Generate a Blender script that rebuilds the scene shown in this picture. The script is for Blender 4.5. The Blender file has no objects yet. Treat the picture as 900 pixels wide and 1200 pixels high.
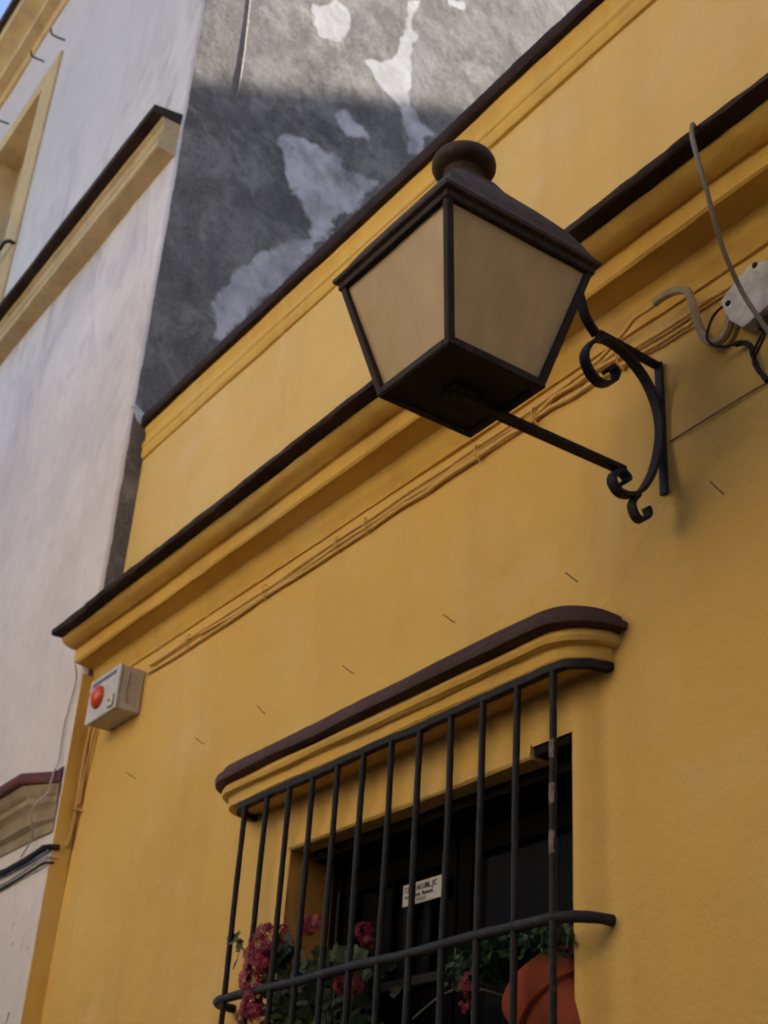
import bpy, math, random
from mathutils import Vector, Matrix, noise
random.seed(7)
S = bpy.context.scene
COL = S.collection
R = math.radians
ORG = {}          # world origin of every object built here

# ------------------------------------------------------------------ helpers
def tag(o, label=None, cat=None, group=None, kind=None):
    if label: o['label'] = label
    if cat: o['category'] = cat
    if group: o['group'] = group
    if kind: o['kind'] = kind
    return o

def empty(name, loc, label=None, cat=None, group=None):
    o = bpy.data.objects.new(name, None); COL.objects.link(o)
    o.location = loc; o.empty_display_size = .05
    ORG[o.name] = Vector(loc)
    return tag(o, label, cat, group)

class MB:
    """collects geometry in world coordinates, then becomes ONE mesh object"""
    def __init__(s): s.v = []; s.f = []; s.m = []
    def add(s, vs, fs, mi=0):
        b = len(s.v); s.v += [Vector(v) for v in vs]
        s.f += [tuple(b+i for i in f) for f in fs]; s.m += [mi]*len(fs)
        return s
    def box(s, a, b, mi=0):
        x0,y0,z0 = a; x1,y1,z1 = b
        return s.add([(x0,y0,z0),(x1,y0,z0),(x1,y1,z0),(x0,y1,z0),(x0,y0,z1),(x1,y0,z1),(x1,y1,z1),(x0,y1,z1)],
              [(0,3,2,1),(4,5,6,7),(0,1,5,4),(1,2,6,5),(2,3,7,6),(3,0,4,7)], mi)
    def tube(s, pts, r, n=10, steps=6, wob=0., mi=0, taper=None):
        P = spline(pts, steps); L = len(P); vs = []; up = None
        for i, p in enumerate(P):
            t = (P[min(i+1,L-1)]-P[max(i-1,0)]).normalized()
            if up is None:
                up = Vector((0,0,1)) if abs(t.z) < .9 else Vector((0,1,0))
            a = (up - t*up.dot(t)).normalized(); up = a; b = t.cross(a)
            rr = r*(1+wob*noise.noise(p*60)) * (taper(i/(L-1)) if taper else 1)
            for k in range(n):
                q = 2*math.pi*k/n
                vs.append(p+a*math.cos(q)*rr+b*math.sin(q)*rr)
        fs = []
        for i in range(L-1):
            for k in range(n):
                k2 = (k+1)%n
                fs.append((i*n+k, i*n+k2, (i+1)*n+k2, (i+1)*n+k))
        fs.append(tuple(range(n-1,-1,-1))); fs.append(tuple((L-1)*n+k for k in range(n)))
        return s.add(vs, fs, mi)
    def lathe(s, prof, c, n=28, mi=0):
        vs = []; fs = []
        for (r,z) in prof:
            for k in range(n):
                q = 2*math.pi*k/n
                vs.append((c[0]+r*math.cos(q), c[1]+r*math.sin(q), c[2]+z))
        for i in range(len(prof)-1):
            for k in range(n):
                k2=(k+1)%n
                fs.append((i*n+k,i*n+k2,(i+1)*n+k2,(i+1)*n+k))
        return s.add(vs, fs, mi)
    def sweep(s, prof, x0, x1, step=.05, jit=.003, fr=3.0, mi=0, seed=0.):
        """closed (y,z) outline swept along x with hand-plastered unevenness"""
        n = max(1,int(round((x1-x0)/step))); m = len(prof); vs = []
        for i in range(n+1):
            x = x0+(x1-x0)*i/n
            for j,(y,z) in enumerate(prof):
                d = noise.noise(Vector((x*fr+seed, j*.35, seed)))*jit + noise.noise(Vector((x*14+seed, j*.7, 3+seed)))*jit*.45
                e = noise.noise(Vector((x*fr*.9, j*.35, 9+seed)))*jit + noise.noise(Vector((x*16, j*.7, 13+seed)))*jit*.45
                vs.append((x, y+d, z+e))
        fs = [(i*m+j,(i+1)*m+j,(i+1)*m+(j+1)%m,i*m+(j+1)%m) for i in range(n) for j in range(m)]
        fs.append(tuple(range(m))); fs.append(tuple(n*m+j for j in range(m-1,-1,-1)))
        return s.add(vs, fs, mi)
    def strip(s, path, x, w, t, steps=6, mi=0, taper=None):
        """flat iron bar bent in the plane x = const; path of (y,z)"""
        P = spline([(x,a,b) for a,b in path], steps); L=len(P); vs=[]
        for i,p in enumerate(P):
            d=(P[min(i+1,L-1)]-P[max(i-1,0)]).normalized(); nn=Vector((0,-d.z,d.y))
            k=taper(i/(L-1)) if taper else 1
            for (a,b) in ((-w/2*k,-t/2),(w/2*k,-t/2),(w/2*k,t/2),(-w/2*k,t/2)):
                vs.append(p+Vector((a,0,0))+nn*b)
        fs=[]
        for i in range(L-1):
            for k in range(4):
                k2=(k+1)%4; fs.append((i*4+k,i*4+k2,(i+1)*4+k2,(i+1)*4+k))
        fs.append((3,2,1,0)); fs.append(tuple((L-1)*4+k for k in range(4)))
        return s.add(vs,fs,mi)
    def build(s, name, mat, parent=None, smooth=True, angle=35, org=None, bevel=0):
        o0 = ORG[parent.name] if parent else (Vector(org) if org else sum(s.v,Vector())/len(s.v))
        me = bpy.data.meshes.new(name)
        me.from_pydata([v-o0 for v in s.v],[],s.f); me.update()
        for mm in (mat if isinstance(mat,(list,tuple)) else [mat]): me.materials.append(mm)
        for p,i in zip(me.polygons,s.m): p.material_index=i
        import bmesh
        bm=bmesh.new(); bm.from_mesh(me); bmesh.ops.recalc_face_normals(bm,faces=bm.faces)
        bm.to_mesh(me); bm.free()
        if smooth:
            me.polygons.foreach_set('use_smooth',[True]*len(me.polygons))
            me.set_sharp_from_angle(angle=R(angle))
        o = bpy.data.objects.new(name, me); COL.objects.link(o)
        if parent: o.parent = parent
        else: o.location = o0
        ORG[o.name] = o0
        if bevel:
            b=o.modifiers.new('bevel','BEVEL'); b.width=bevel; b.segments=2; b.limit_method='ANGLE'; b.angle_limit=R(40)
        return o

def spline(pts, steps):
    P=[Vector(p) for p in pts]
    if len(P)==2 or steps<=1:
        if steps<=1: return P
        return [P[0].lerp(P[1],i/steps) for i in range(steps+1)]
    out=[]
    for i in range(len(P)-1):
        p0=P[max(i-1,0)];p1=P[i];p2=P[i+1];p3=P[min(i+2,len(P)-1)]
        for k in range(steps):
            t=k/steps
            out.append(.5*((2*p1)+(p2-p0)*t+(2*p0-5*p1+4*p2-p3)*t*t+(3*p1-p0-3*p2+p3)*t**3))
    out.append(P[-1]); return out

# ------------------------------------------------------------------ materials
class N:
    def __init__(s,name):
        s.m=bpy.data.materials.new(name); s.m.use_nodes=True
        s.t=s.m.node_tree; s.b=s.t.nodes['Principled BSDF']; s.out=s.t.nodes['Material Output']
        s.co=s.t.nodes.new('ShaderNodeTexCoord').outputs['Object']
    def node(s,typ,**k):
        n=s.t.nodes.new(typ)
        for a,b in k.items(): setattr(n,a,b)
        return n
    def link(s,a,b): s.t.links.new(a,b)
    def noise(s,scale,detail=6,rough=.6,stretch=None,rot=None,dist=0):
        n=s.node('ShaderNodeTexNoise'); n.inputs['Scale'].default_value=scale
        n.inputs['Detail'].default_value=detail; n.inputs['Roughness'].default_value=rough
        n.inputs['Distortion'].default_value=dist
        if stretch:
            m=s.node('ShaderNodeMapping'); m.inputs['Scale'].default_value=stretch
            if rot: m.inputs['Rotation'].default_value=rot
            s.link(s.co,m.inputs['Vector']); s.link(m.outputs[0],n.inputs['Vector'])
        else: s.link(s.co,n.inputs['Vector'])
        return n.outputs['Fac']
    def ramp(s,fac,stops):
        r=s.node('ShaderNodeValToRGB'); e=r.color_ramp.elements
        while len(e)<len(stops): e.new(.5)
        for el,(p,c) in zip(e,stops):
            el.position=p; el.color=(c[0],c[1],c[2],1) if hasattr(c,'__len__') else (c,c,c,1)
        s.link(fac,r.inputs['Fac']); return r.outputs['Color']
    def mix(s,fac,a,b,mode='MIX'):
        n=s.node('ShaderNodeMix',data_type='RGBA',blend_type=mode)
        for key,v in ((0,fac),(6,a),(7,b)):
            if hasattr(v,'is_linked'): s.link(v,n.inputs[key])
            elif key==0: n.inputs[0].default_value=v
            else: n.inputs[key].default_value=(*v,1)
        return n.outputs[2]
    def math(s,op,a,b=0.):
        n=s.node('ShaderNodeMath',operation=op)
        for i,v in enumerate((a,b)):
            if hasattr(v,'is_linked'): s.link(v,n.inputs[i])
            else: n.inputs[i].default_value=v
        return n.outputs[0]
    def attr(s,name):
        n=s.node('ShaderNodeAttribute'); n.attribute_name=name; return n.outputs['Fac']
    def bump(s,h,strength=.3,dist=.01):
        b=s.node('ShaderNodeBump'); b.inputs['Strength'].default_value=strength; b.inputs['Distance'].default_value=dist
        s.link(h,b.inputs['Height']); s.link(b.outputs[0],s.b.inputs['Normal'])
    def color(s,c):
        if hasattr(c,'is_linked'): s.link(c,s.b.inputs['Base Color'])
        else: s.b.inputs['Base Color'].default_value=(*c,1)
        return s
    def done(s,rough=.8,metal=0.,spec=.3):
        if hasattr(rough,'is_linked'): s.link(rough,s.b.inputs['Roughness'])
        else: s.b.inputs['Roughness'].default_value=rough
        s.b.inputs['Metallic'].default_value=metal; s.b.inputs['Specular IOR Level'].default_value=spec
        return s.m

def yellow_paint(name, a=(.68,.425,.108), b=(.60,.365,.088), faded=(.665,.455,.17), dirt=.35):
    n=N(name)
    c=n.mix(n.ramp(n.noise(1.1,5,.6),[(.35,0),(.68,1)]),a,b)
    c=n.mix(n.math('MULTIPLY',n.ramp(n.noise(2.6,8,.65,dist=.4),[(.50,0),(.72,1)]),.8),c,faded)
    # rain streaks and grime: vertical, with shapes of their own
    st=n.ramp(n.noise(2.4,7,.65,stretch=(2.2,2.2,.22)),[(.5,0),(.75,1)])
    c=n.mix(n.math('MULTIPLY',st,dirt*.55),c,(.36,.21,.075))
    sp=n.ramp(n.noise(38,4,.6),[(.66,0),(.78,1)])
    c=n.mix(n.math('MULTIPLY',sp,dirt*.5),c,(.34,.20,.075))
    # hairline cracks that come and go
    vo=n.node('ShaderNodeTexVoronoi',feature='DISTANCE_TO_EDGE'); vo.inputs['Scale'].default_value=1.7
    mp=n.node('ShaderNodeMix',data_type='RGBA'); mp.inputs[0].default_value=.12
    nz=n.node('ShaderNodeTexNoise'); nz.inputs['Scale'].default_value=4; nz.inputs['Detail'].default_value=6
    n.link(n.co,nz.inputs['Vector']); n.link(n.co,mp.inputs[6]); n.link(nz.outputs['Color'],mp.inputs[7]); n.link(mp.outputs[2],vo.inputs['Vector'])
    ck=n.math('MULTIPLY',n.ramp(vo.outputs['Distance'],[(0,1),(.006,0)]),n.ramp(n.noise(1.3,3,.5),[(.52,0),(.6,1)]))
    c=n.mix(n.math('MULTIPLY',ck,.12),c,(.20,.115,.045))
    sf=n.ramp(n.noise(3.2,10,.8,stretch=(1,1,2.2),dist=.8),[(.60,0),(.68,1)])
    c=n.mix(n.math('MULTIPLY',sf,dirt*.5),c,(.50,.33,.14))
    n.color(c)
    h=n.math('ADD',n.math('MULTIPLY',n.noise(7,6,.55),1.0),n.math('MULTIPLY',n.noise(70,5,.6),.18))
    n.bump(n.math('ADD',h,n.math('MULTIPLY',n.noise(1.8,4,.5),2.2)),.5,.02)
    return n.done(.82,0,.22)

M={}
M['yellow']=yellow_paint('yellow_wall_paint')
M['yellow_pale']=yellow_paint('pale_yellow_wall_paint',(.70,.47,.160),(.645,.42,.126),(.70,.51,.235),.3)  # paler tone for the parapet
M['yellow_trim']=yellow_paint('yellow_moulding_paint',(.69,.425,.088),(.59,.34,.066),(.63,.43,.15),.75)
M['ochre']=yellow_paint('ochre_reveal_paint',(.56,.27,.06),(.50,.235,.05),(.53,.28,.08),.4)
n=N('dark_maroon_paint')
c=n.mix(n.ramp(n.noise(5,7,.65),[(.4,0),(.7,1)]),(.024,.013,.009),(.05,.029,.020))
c=n.mix(n.ramp(n.noise(30,5,.6),[(.70,0),(.8,1)]),c,(.09,.06,.05))
n.color(c); n.bump(n.noise(25,7,.65),.5,.008); M['maroon']=n.done(.8,0,.15)
n=N('hood_maroon_paint')
c=n.mix(n.ramp(n.noise(5,7,.65),[(.4,0),(.7,1)]),(.056,.026,.021),(.092,.050,.042))
c=n.mix(n.ramp(n.noise(26,5,.6),[(.72,0),(.8,1)]),c,(.2,.16,.14))
n.color(c); n.bump(n.noise(25,7,.65),.5,.008); M['maroon_hood']=n.done(.75,0,.2)
n=N('red_maroon_paint')
n.color(n.mix(n.ramp(n.noise(14,6,.6),[(.4,0),(.7,1)]),(.13,.022,.022),(.07,.03,.03))); n.bump(n.noise(25,6,.6),.4,.006); M['red']=n.done(.6,0,.35)

# white lime-washed front that turns into the grey rendered party wall round the corner
def white_wall():
    n=N('white_limewash_and_grey_render')
    side=n.attr('side'); patch=n.attr('patch'); lil=n.attr('lilac'); drk=n.attr('dark')
    w=n.mix(n.ramp(n.noise(1.6,7,.62),[(.38,0),(.7,1)]),(.715,.635,.585),(.60,.53,.48))
    hz=n.node('ShaderNodeSeparateXYZ'); n.link(n.co,hz.inputs[0])
    w=n.mix(n.math('MULTIPLY',n.ramp(n.noise(3,8,.7,stretch=(3,3,.18)),[(.5,0),(.7,1)]),.2),w,(.42,.37,.34))
    stre=n.ramp(n.noise(1.3,10,.7,stretch=(1.6,1.6,.8),rot=(0,R(24),0),dist=1.4),[(.46,0),(.66,1)])
    w=n.mix(n.math('MULTIPLY',stre,n.math('MULTIPLY',n.ramp(n.noise(.33,3,.5),[(.36,.55),(.62,1)]),n.ramp(n.math('MULTIPLY',hz.outputs['Z'],.1),[(.42,.10),(.68,1)]))),w,(.33,.285,.29))
    w=n.mix(n.math('MULTIPLY',n.ramp(n.math('MULTIPLY',hz.outputs['Z'],.1),[(.60,0),(.85,1)]),.8),w,(.44,.39,.385))
    w=n.mix(n.math('MULTIPLY',n.ramp(n.noise(9,10,.8),[(.52,0),(.66,1)]),.45),w,(.47,.41,.385))
    w=n.mix(n.math('MULTIPLY',n.ramp(n.noise(22,7,.7),[(.6,0),(.78,1)]),.4),w,(.34,.31,.31))
    sx=n.node('ShaderNodeSeparateXYZ'); n.link(n.co,sx.inputs[0])
    low=n.math('LESS_THAN',sx.outputs['Z'],3.02)
    sc=n.ramp(n.noise(13,3,.5,stretch=(1.5,1.5,.45),rot=(0,R(-28),0),dist=.6),[(.655,0),(.675,1)])
    w=n.mix(n.math('MULTIPLY',n.math('MULTIPLY',sc,low),.8),w,(.10,.085,.08))
    g=n.mix(n.ramp(n.noise(1.4,8,.68,dist=.5),[(.32,0),(.66,1)]),(.095,.078,.067),(.205,.176,.154))
    g=n.mix(n.ramp(n.noise(4.5,10,.78,dist=.3),[(.47,0),(.66,1)]),g,(.29,.255,.23))
    g=n.mix(n.ramp(n.noise(11,9,.75),[(.56,0),(.70,.8)]),g,(.07,.062,.058))
    g=n.mix(n.math('MULTIPLY',n.ramp(n.noise(5,9,.75,stretch=(1.6,1.6,.35)),[(.5,0),(.72,1)]),.75),g,(.075,.07,.068))
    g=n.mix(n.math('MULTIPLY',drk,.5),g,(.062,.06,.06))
    g=n.mix(n.ramp(n.noise(45,5,.7),[(.60,0),(.72,1)]),g,n.mix(.5,g,(.42,.39,.36)))
    g=n.mix(n.ramp(n.noise(28,8,.8),[(.50,0),(.64,.75)]),g,n.mix(.6,g,(.05,.043,.038)))
    g=n.mix(n.ramp(n.noise(2.6,10,.78,dist=.25),[(.50,0),(.60,.7)]),g,(.265,.235,.21))
    pn=n.noise(9,8,.7)
    f=n.ramp(n.math('ADD',lil,n.math('MULTIPLY',n.math('SUBTRACT',pn,.5),1.5)),[(.36,0),(.62,1)])
    g=n.mix(n.math('MULTIPLY',f,n.ramp(n.noise(3.2,8,.7),[(.34,.25),(.56,1)])),g,n.mix(n.ramp(n.noise(5,7,.65),[(.35,0),(.7,1)]),(.56,.50,.505),(.36,.32,.325)))
    f=n.ramp(n.math('ADD',patch,n.math('MULTIPLY',n.math('SUBTRACT',pn,.5),1.3)),[(.40,0),(.60,1)])
    g=n.mix(f,g,n.mix(n.ramp(n.noise(7,7,.65),[(.35,0),(.7,1)]),(.48,.455,.435),(.36,.335,.31)))
    f=n.ramp(n.math('ADD',side,n.math('MULTIPLY',n.math('SUBTRACT',n.noise(4,8,.65),.5),.55)),[(.42,0),(.56,1)])
    n.color(n.mix(f,w,g))
    h=n.math('ADD',n.noise(5,7,.6),n.math('MULTIPLY',n.noise(60,6,.65),.25))
    n.bump(h,.32,.016)
    return n.done(.88,0,.2)
M['white']=white_wall()
n=N('weathered_ochre_cornice_paint')
c=n.mix(n.ramp(n.noise(2,7,.65),[(.38,0),(.68,1)]),(.50,.36,.19),(.42,.28,.12))
c=n.mix(n.ramp(n.noise(6,8,.7,stretch=(1,1,.5)),[(.5,0),(.75,.8)]),c,(.27,.21,.14))
n.color(c); n.bump(n.noise(16,7,.65),.4,.01); M['ochre_trim']=n.done(.85,0,.2)
n=N('dirty_cream_moulding')
c=n.mix(n.ramp(n.noise(7,7,.65),[(.4,0),(.7,1)]),(.36,.28,.16),(.21,.155,.10))
n.color(c); n.bump(n.noise(20,6,.6),.4,.008); M['cream_trim']=n.done(.85,0,.2)

def iron(name,a,b,rough=.55,sc=40,rust=None):
    n=N(name); c=n.mix(n.ramp(n.noise(sc,6,.65),[(.42,0),(.68,1)]),a,b)
    if rust: c=n.mix(n.ramp(n.noise(sc*.55,7,.7),[(.62,0),(.70,1)]),c,rust)
    n.color(c); n.bump(n.noise(sc*2,5,.6),.35,.003); return n.done(rough,.0,.22)
M['iron']=iron('black_painted_iron',(.009,.0075,.007),(.019,.015,.014),.62,40,(.06,.035,.025))
M['iron_bar']=iron('black_painted_bar',(.009,.007,.006),(.020,.015,.013),.62,45,(.055,.034,.025))
M['iron_grey']=iron('worn_grey_iron',(.015,.013,.013),(.030,.026,.025),.62,35,(.07,.05,.04))
M['lantern_roof']=iron('rusty_lantern_tin',(.040,.023,.015),(.075,.044,.029),.75,22,(.12,.07,.045))
M['lantern_frame']=iron('lantern_frame_iron',(.022,.013,.009),(.042,.026,.018),.7,30,(.07,.045,.03))
M['black']=iron('black_lantern_base',(.007,.006,.006),(.014,.012,.011),.6,30)

def frosted(name):
    n=N(name)
    c=n.mix(n.ramp(n.noise(9,6,.6,stretch=(2,2,.8)),[(.38,0),(.72,1)]),(.70,.52,.275),(.60,.44,.225))
    c=n.mix(n.ramp(n.noise(26,6,.7),[(.66,0),(.82,.8)]),c,(.34,.26,.17))
    n.color(c); n.done(.28,0,.5)
    n.bump(n.noise(6,4,.5,stretch=(3,3,.5)),.12,.01)
    tr=n.node('ShaderNodeBsdfTranslucent'); n.link(c,tr.inputs['Color'])
    mx=n.node('ShaderNodeMixShader'); mx.inputs[0].default_value=.38
    n.link(n.b.outputs[0],mx.inputs[1]); n.link(tr.outputs[0],mx.inputs[2]); n.link(mx.outputs[0],n.out.inputs['Surface'])
    return n.m
M['frost']=frosted('frosted_lantern_glass')
def plain(name,c,rough=.6,var=.25,sc=20,spec=.4,bump=.15):
    n=N(name); d=tuple(x*(1-var) for x in c)
    n.color(n.mix(n.ramp(n.noise(sc,6,.65),[(.4,0),(.7,1)]),c,d)); n.bump(n.noise(sc*2,5,.6),bump,.004); return n.done(rough,0,spec)
M['siren_white']=plain('weathered_white_plastic',(.52,.50,.47),.6,.25,14)
M['siren_side']=plain('weathered_box_metal',(.48,.44,.37),.5,.3,9)
M['siren_dark']=plain('slot_dark',(.12,.115,.11),.6)
n=N('orange_beacon_plastic'); n.color((.60,.075,.018)); n.b.inputs['Subsurface Weight'].default_value=.25; n.b.inputs['Subsurface Radius'].default_value=(.02,.006,.003); M['orange']=n.done(.25,0,.5)
M['jbox']=plain('whitewashed_junction_box',(.64,.60,.52),.85,.4,22)
M['cable_beige']=plain('beige_cable',(.40,.30,.16),.6,.3,30)
M['cable_yellow']=yellow_paint('painted_over_cable',(.52,.31,.095),(.44,.245,.065),(.42,.28,.12),.6)
M['cable_wall']=yellow_paint('cable_in_wall_paint',(.68,.43,.12),(.60,.36,.09),(.64,.43,.16),.3)
M['cable_grey']=plain('grey_cable',(.20,.165,.105),.6,.3,30)
M['cable_dark']=plain('dark_cable',(.028,.022,.02),.8,.4,30,.15)
M['cable_brown']=plain('brown_cable',(.14,.085,.035),.6,.4,30)
M['line_brown']=plain('wall_line_brown',(.20,.115,.045),.7,.3,30)
M['cable_pale']=plain('pale_cable',(.45,.42,.39),.6,.6,9)
M['rust']=plain('rusty_nail',(.26,.15,.07),.8,.4,80)
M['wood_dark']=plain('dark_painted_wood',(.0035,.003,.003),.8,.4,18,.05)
M['wood_edge']=plain('lighter_wood_edge',(.03,.026,.024),.6,.5,18,.2)  # lighter wood tone, also used for the window glint
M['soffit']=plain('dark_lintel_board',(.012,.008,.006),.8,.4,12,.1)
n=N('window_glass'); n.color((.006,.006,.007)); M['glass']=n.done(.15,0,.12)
M['paper']=plain('notice_paper',(.52,.50,.45),.6,.12,12)
M['ink']=plain('notice_ink',(.07,.065,.09),.7,.1)
M['terracotta']=plain('terracotta_clay',(.26,.048,.016),.85,.3,13,.3)
M['soil']=plain('soil',(.03,.02,.014),.9)
def leafmat(name,a,b):
    n=N(name); g=n.node('ShaderNodeNewGeometry')
    c=n.mix(g.outputs['Random Per Island'],a,b); c=n.mix(n.ramp(n.noise(60,4,.6),[(.4,0),(.7,.6)]),c,tuple(x*.6 for x in a))
    n.color(c); n.done(.5,0,.35)
    tr=n.node('ShaderNodeBsdfTranslucent'); n.link(c,tr.inputs['Color'])
    mx=n.node('ShaderNodeMixShader'); mx.inputs[0].default_value=.3
    n.link(n.b.outputs[0],mx.inputs[1]); n.link(tr.outputs[0],mx.inputs[2]); n.link(mx.outputs[0],n.out.inputs['Surface'])
    return n.m
M['leaf']=leafmat('geranium_leaf',(.045,.075,.026),(.105,.13,.06))
M['leaf2']=leafmat('trailing_leaf',(.03,.075,.016),(.065,.12,.03))
M['petal']=leafmat('pink_petal',(.36,.028,.065),(.47,.08,.125))
M['petal_red']=leafmat('crimson_petal',(.25,.012,.035),(.36,.036,.066))
M['stem']=plain('plant_stem',(.09,.10,.04),.6)
M['twig']=plain('dry_twig',(.16,.13,.10),.7)
M['mortar']=plain('pale_mortar',(.50,.49,.50),.85,.3,25)
M['shutter']=plain('grey_shutter',(.36,.35,.34),.7,.3,6)
n=N('asphalt'); n.color(n.mix(n.noise(60,6,.7),(.04,.04,.04),(.065,.063,.06))); n.bump(n.noise(120,5,.7),.4,.01); M['asphalt']=n.done(.9)
n=N('stone_paving'); br=n.node('ShaderNodeTexBrick'); br.inputs['Scale'].default_value=2.5
br.inputs['Color1'].default_value=(.10,.095,.09,1); br.inputs['Color2'].default_value=(.13,.12,.11,1); br.inputs['Mortar'].default_value=(.1,.1,.09,1)
n.link(n.co,br.inputs['Vector']); n.color(br.outputs['Color']); M['paving']=n.done(.85)
M['opp_wall']=plain('cream_plaster',(.56,.48,.38),.85,.2,3,.2)
M['sky_blocker_tone']=plain('sky_blocker_dark',(.16,.10,.075),.85,.3,6,.2)  # dark tone of the added block that shuts out sky
M['shade_block']=plain('shade_block_white',(.62,.60,.56),.85,.2,2,.2)  # tone of the unseen block added for shade
M['roof_tile']=plain('clay_roof_tiles',(.28,.12,.07),.85,.4,12,.2)

# ------------------------------------------------------------------ dimensions (metres)
CX=-5.109      # party line between the two houses
WY=-.08        # front of the white house; the yellow wall is y = 0
XR=3.2         # right end of the yellow house

# ------------------------------------------------------------------ ground
g=MB(); g.add([(-60,-60,0),(60,-60,0),(60,60,0),(-60,60,0)],[(0,1,2,3)])
tag(g.build('ground',M['asphalt'],smooth=False,org=(0,0,0)),kind='structure')
g=MB(); g.box((-14,-1.05,.004),(XR,-.09,.12)); tag(g.build('pavement',M['paving'],org=(0,0,0),smooth=False,bevel=.015),kind='structure')

# ------------------------------------------------------------------ yellow house
house=empty('yellow_house',(-1.0,0,0),'yellow plastered low house with dark painted cornice and coping, behind the lantern','house')
OX0,OX1,OZ0,OZ1=-3.44,-2.238,1.95,2.745
def wall_grid(xs,zs,y,holes,jit,seed):
    m=MB(); vs=[]; nx=len(xs); nz=len(zs)
    for z in zs:
        for x in xs:
            d=noise.noise(Vector((x*1.3,z*1.3,seed)))*jit+noise.noise(Vector((x*5,z*5,seed+4)))*jit*.3
            vs.append((x,y+d,z))
    fs=[]
    for j in range(nz-1):
        for i in range(nx-1):
            cxm=(xs[i]+xs[i+1])/2; czm=(zs[j]+zs[j+1])/2
            if any(a<cxm<b and c<czm<d for a,b,c,d in holes): continue
            k=j*nx+i; fs.append((k,k+1,k+nx+1,k+nx))
    return m.add(vs,fs)
def rng(a,b,st,extra=()):
    n=max(1,int(round((b-a)/st))); l=[a+(b-a)*i/n for i in range(n+1)]
    for e in extra:
        l=[q for q in l if abs(q-e)>st*.35 or q in (a,b)]+[e]
    return sorted(set(l))
xs=rng(CX,XR,.06,(OX0,OX1)); zs=rng(0,3.78,.06,(OZ0,OZ1))
w=wall_grid(xs,zs,0,[(OX0,OX1,OZ0,OZ1)],.006,1)
# rounded reveals of the window opening
def reveal(m,a,b,inward,depth=.17,mi=0):
    a=Vector(a);b=Vector(b);iv=Vector(inward); n=14; ring=[(0,0)]
    prof=[(-.004,.0),(.0,.004),(.0,.05),(.0,.10),(.0,depth)]
    vs=[];L=len(prof)
    for i in range(n+1):
        p=a.lerp(b,i/n)
        for j,(q,d) in enumerate(prof):
            jj=noise.noise(p*8+Vector((j,0,0)))*.003*(j>0)
            vs.append(p+iv*(q+jj)+Vector((0,d+.001 if j else .001,0)))
    fs=[(i*L+j,(i+1)*L+j,(i+1)*L+j+1,i*L+j+1) for i in range(n) for j in range(L-1)]
    m.add(vs,fs,mi)
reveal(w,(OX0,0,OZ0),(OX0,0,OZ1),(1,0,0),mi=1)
reveal(w,(OX1,0,OZ0),(OX1,0,OZ1),(-1,0,0),mi=0)
reveal(w,(OX0,0,OZ0),(OX1,0,OZ0),(0,0,1),mi=0)
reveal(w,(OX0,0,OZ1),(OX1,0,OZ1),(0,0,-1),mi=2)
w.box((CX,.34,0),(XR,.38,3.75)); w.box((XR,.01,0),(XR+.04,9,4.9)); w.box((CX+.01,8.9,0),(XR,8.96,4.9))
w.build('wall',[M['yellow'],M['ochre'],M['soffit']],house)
m=MB(); m.box((CX+.001,WY+.004,.12),(CX+.005,-.001,3.76)); m.build('corner_return',M['yellow_trim'],house,smooth=False)
# plaster lip under the lintel
m=MB(); m.sweep([(-.005,2.752),(-.006,2.722),(0,2.716),(.055,2.716),(.06,2.752)],OX0-.004,-2.378,.04,.003,4,seed=3)
m.build('lintel',M['yellow'],house)
# cornice
m=MB()
prof=[(.03,3.895),(-.187,3.892),(-.188,3.884),(-.183,3.875),(-.172,3.866),(-.158,3.859),(-.142,3.854),(-.134,3.852),(-.127,3.855),(-.122,3.853),(-.120,3.844),(-.119,3.803),(-.112,3.796),(-.106,3.802),(-.036,3.792),(-.032,3.780),(-.030,3.760),(-.022,3.742),(-.012,3.728),(-.007,3.714),(.03,3.712)]
m.sweep(prof,CX-.006,XR,.03,.004,2.2,seed=5)
cor=m.build('cornice',M['yellow_trim'],house,angle=28)
m=MB(); m.sweep([(.03,3.896),(-.187,3.893),(-.226,3.889),(-.234,3.893),(-.236,3.910),(-.230,3.917),(.03,3.93)],CX-.012,XR,.025,.006,2.5,seed=8)
m.build('cornice_cap',M['maroon'],cor,angle=50)
# parapet, its string moulding and coping
m=wall_grid(rng(CX+.002,XR,.07),rng(3.90,5.03,.07),.026,[],.006,20)
m.box((CX+.002,.19,3.9),(XR,.20,5.03)); m.build('parapet',M['yellow_pale'],house)
m=MB(); m.sweep([(.05,4.986),(.008,4.984),(.008,4.968),(.016,4.950),(.016,4.915),(.010,4.905),(.004,4.885),(.006,4.876),(.010,4.872),(.010,4.835),(.016,4.822),(.05,4.815)],CX+.012,XR,.05,.003,2.2,seed=30)
m.build('parapet_moulding',M['yellow_trim'],house,angle=28)
m=MB(); m.sweep([(.24,5.034),(.05,5.033),(.04,4.987),(.004,4.985),(-.013,4.988),(-.018,4.998),(-.017,5.034),(-.010,5.044),(.10,5.075),(.24,5.06)],CX-.004,XR,.03,.006,2.5,seed=40)
m.build('coping',M['maroon'],house,angle=50)
m=MB(); m.box((CX+.02,.20,4.6),(XR,8.9,4.66)); m.build('flat_roof',M['roof_tile'],house,smooth=False)

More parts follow.
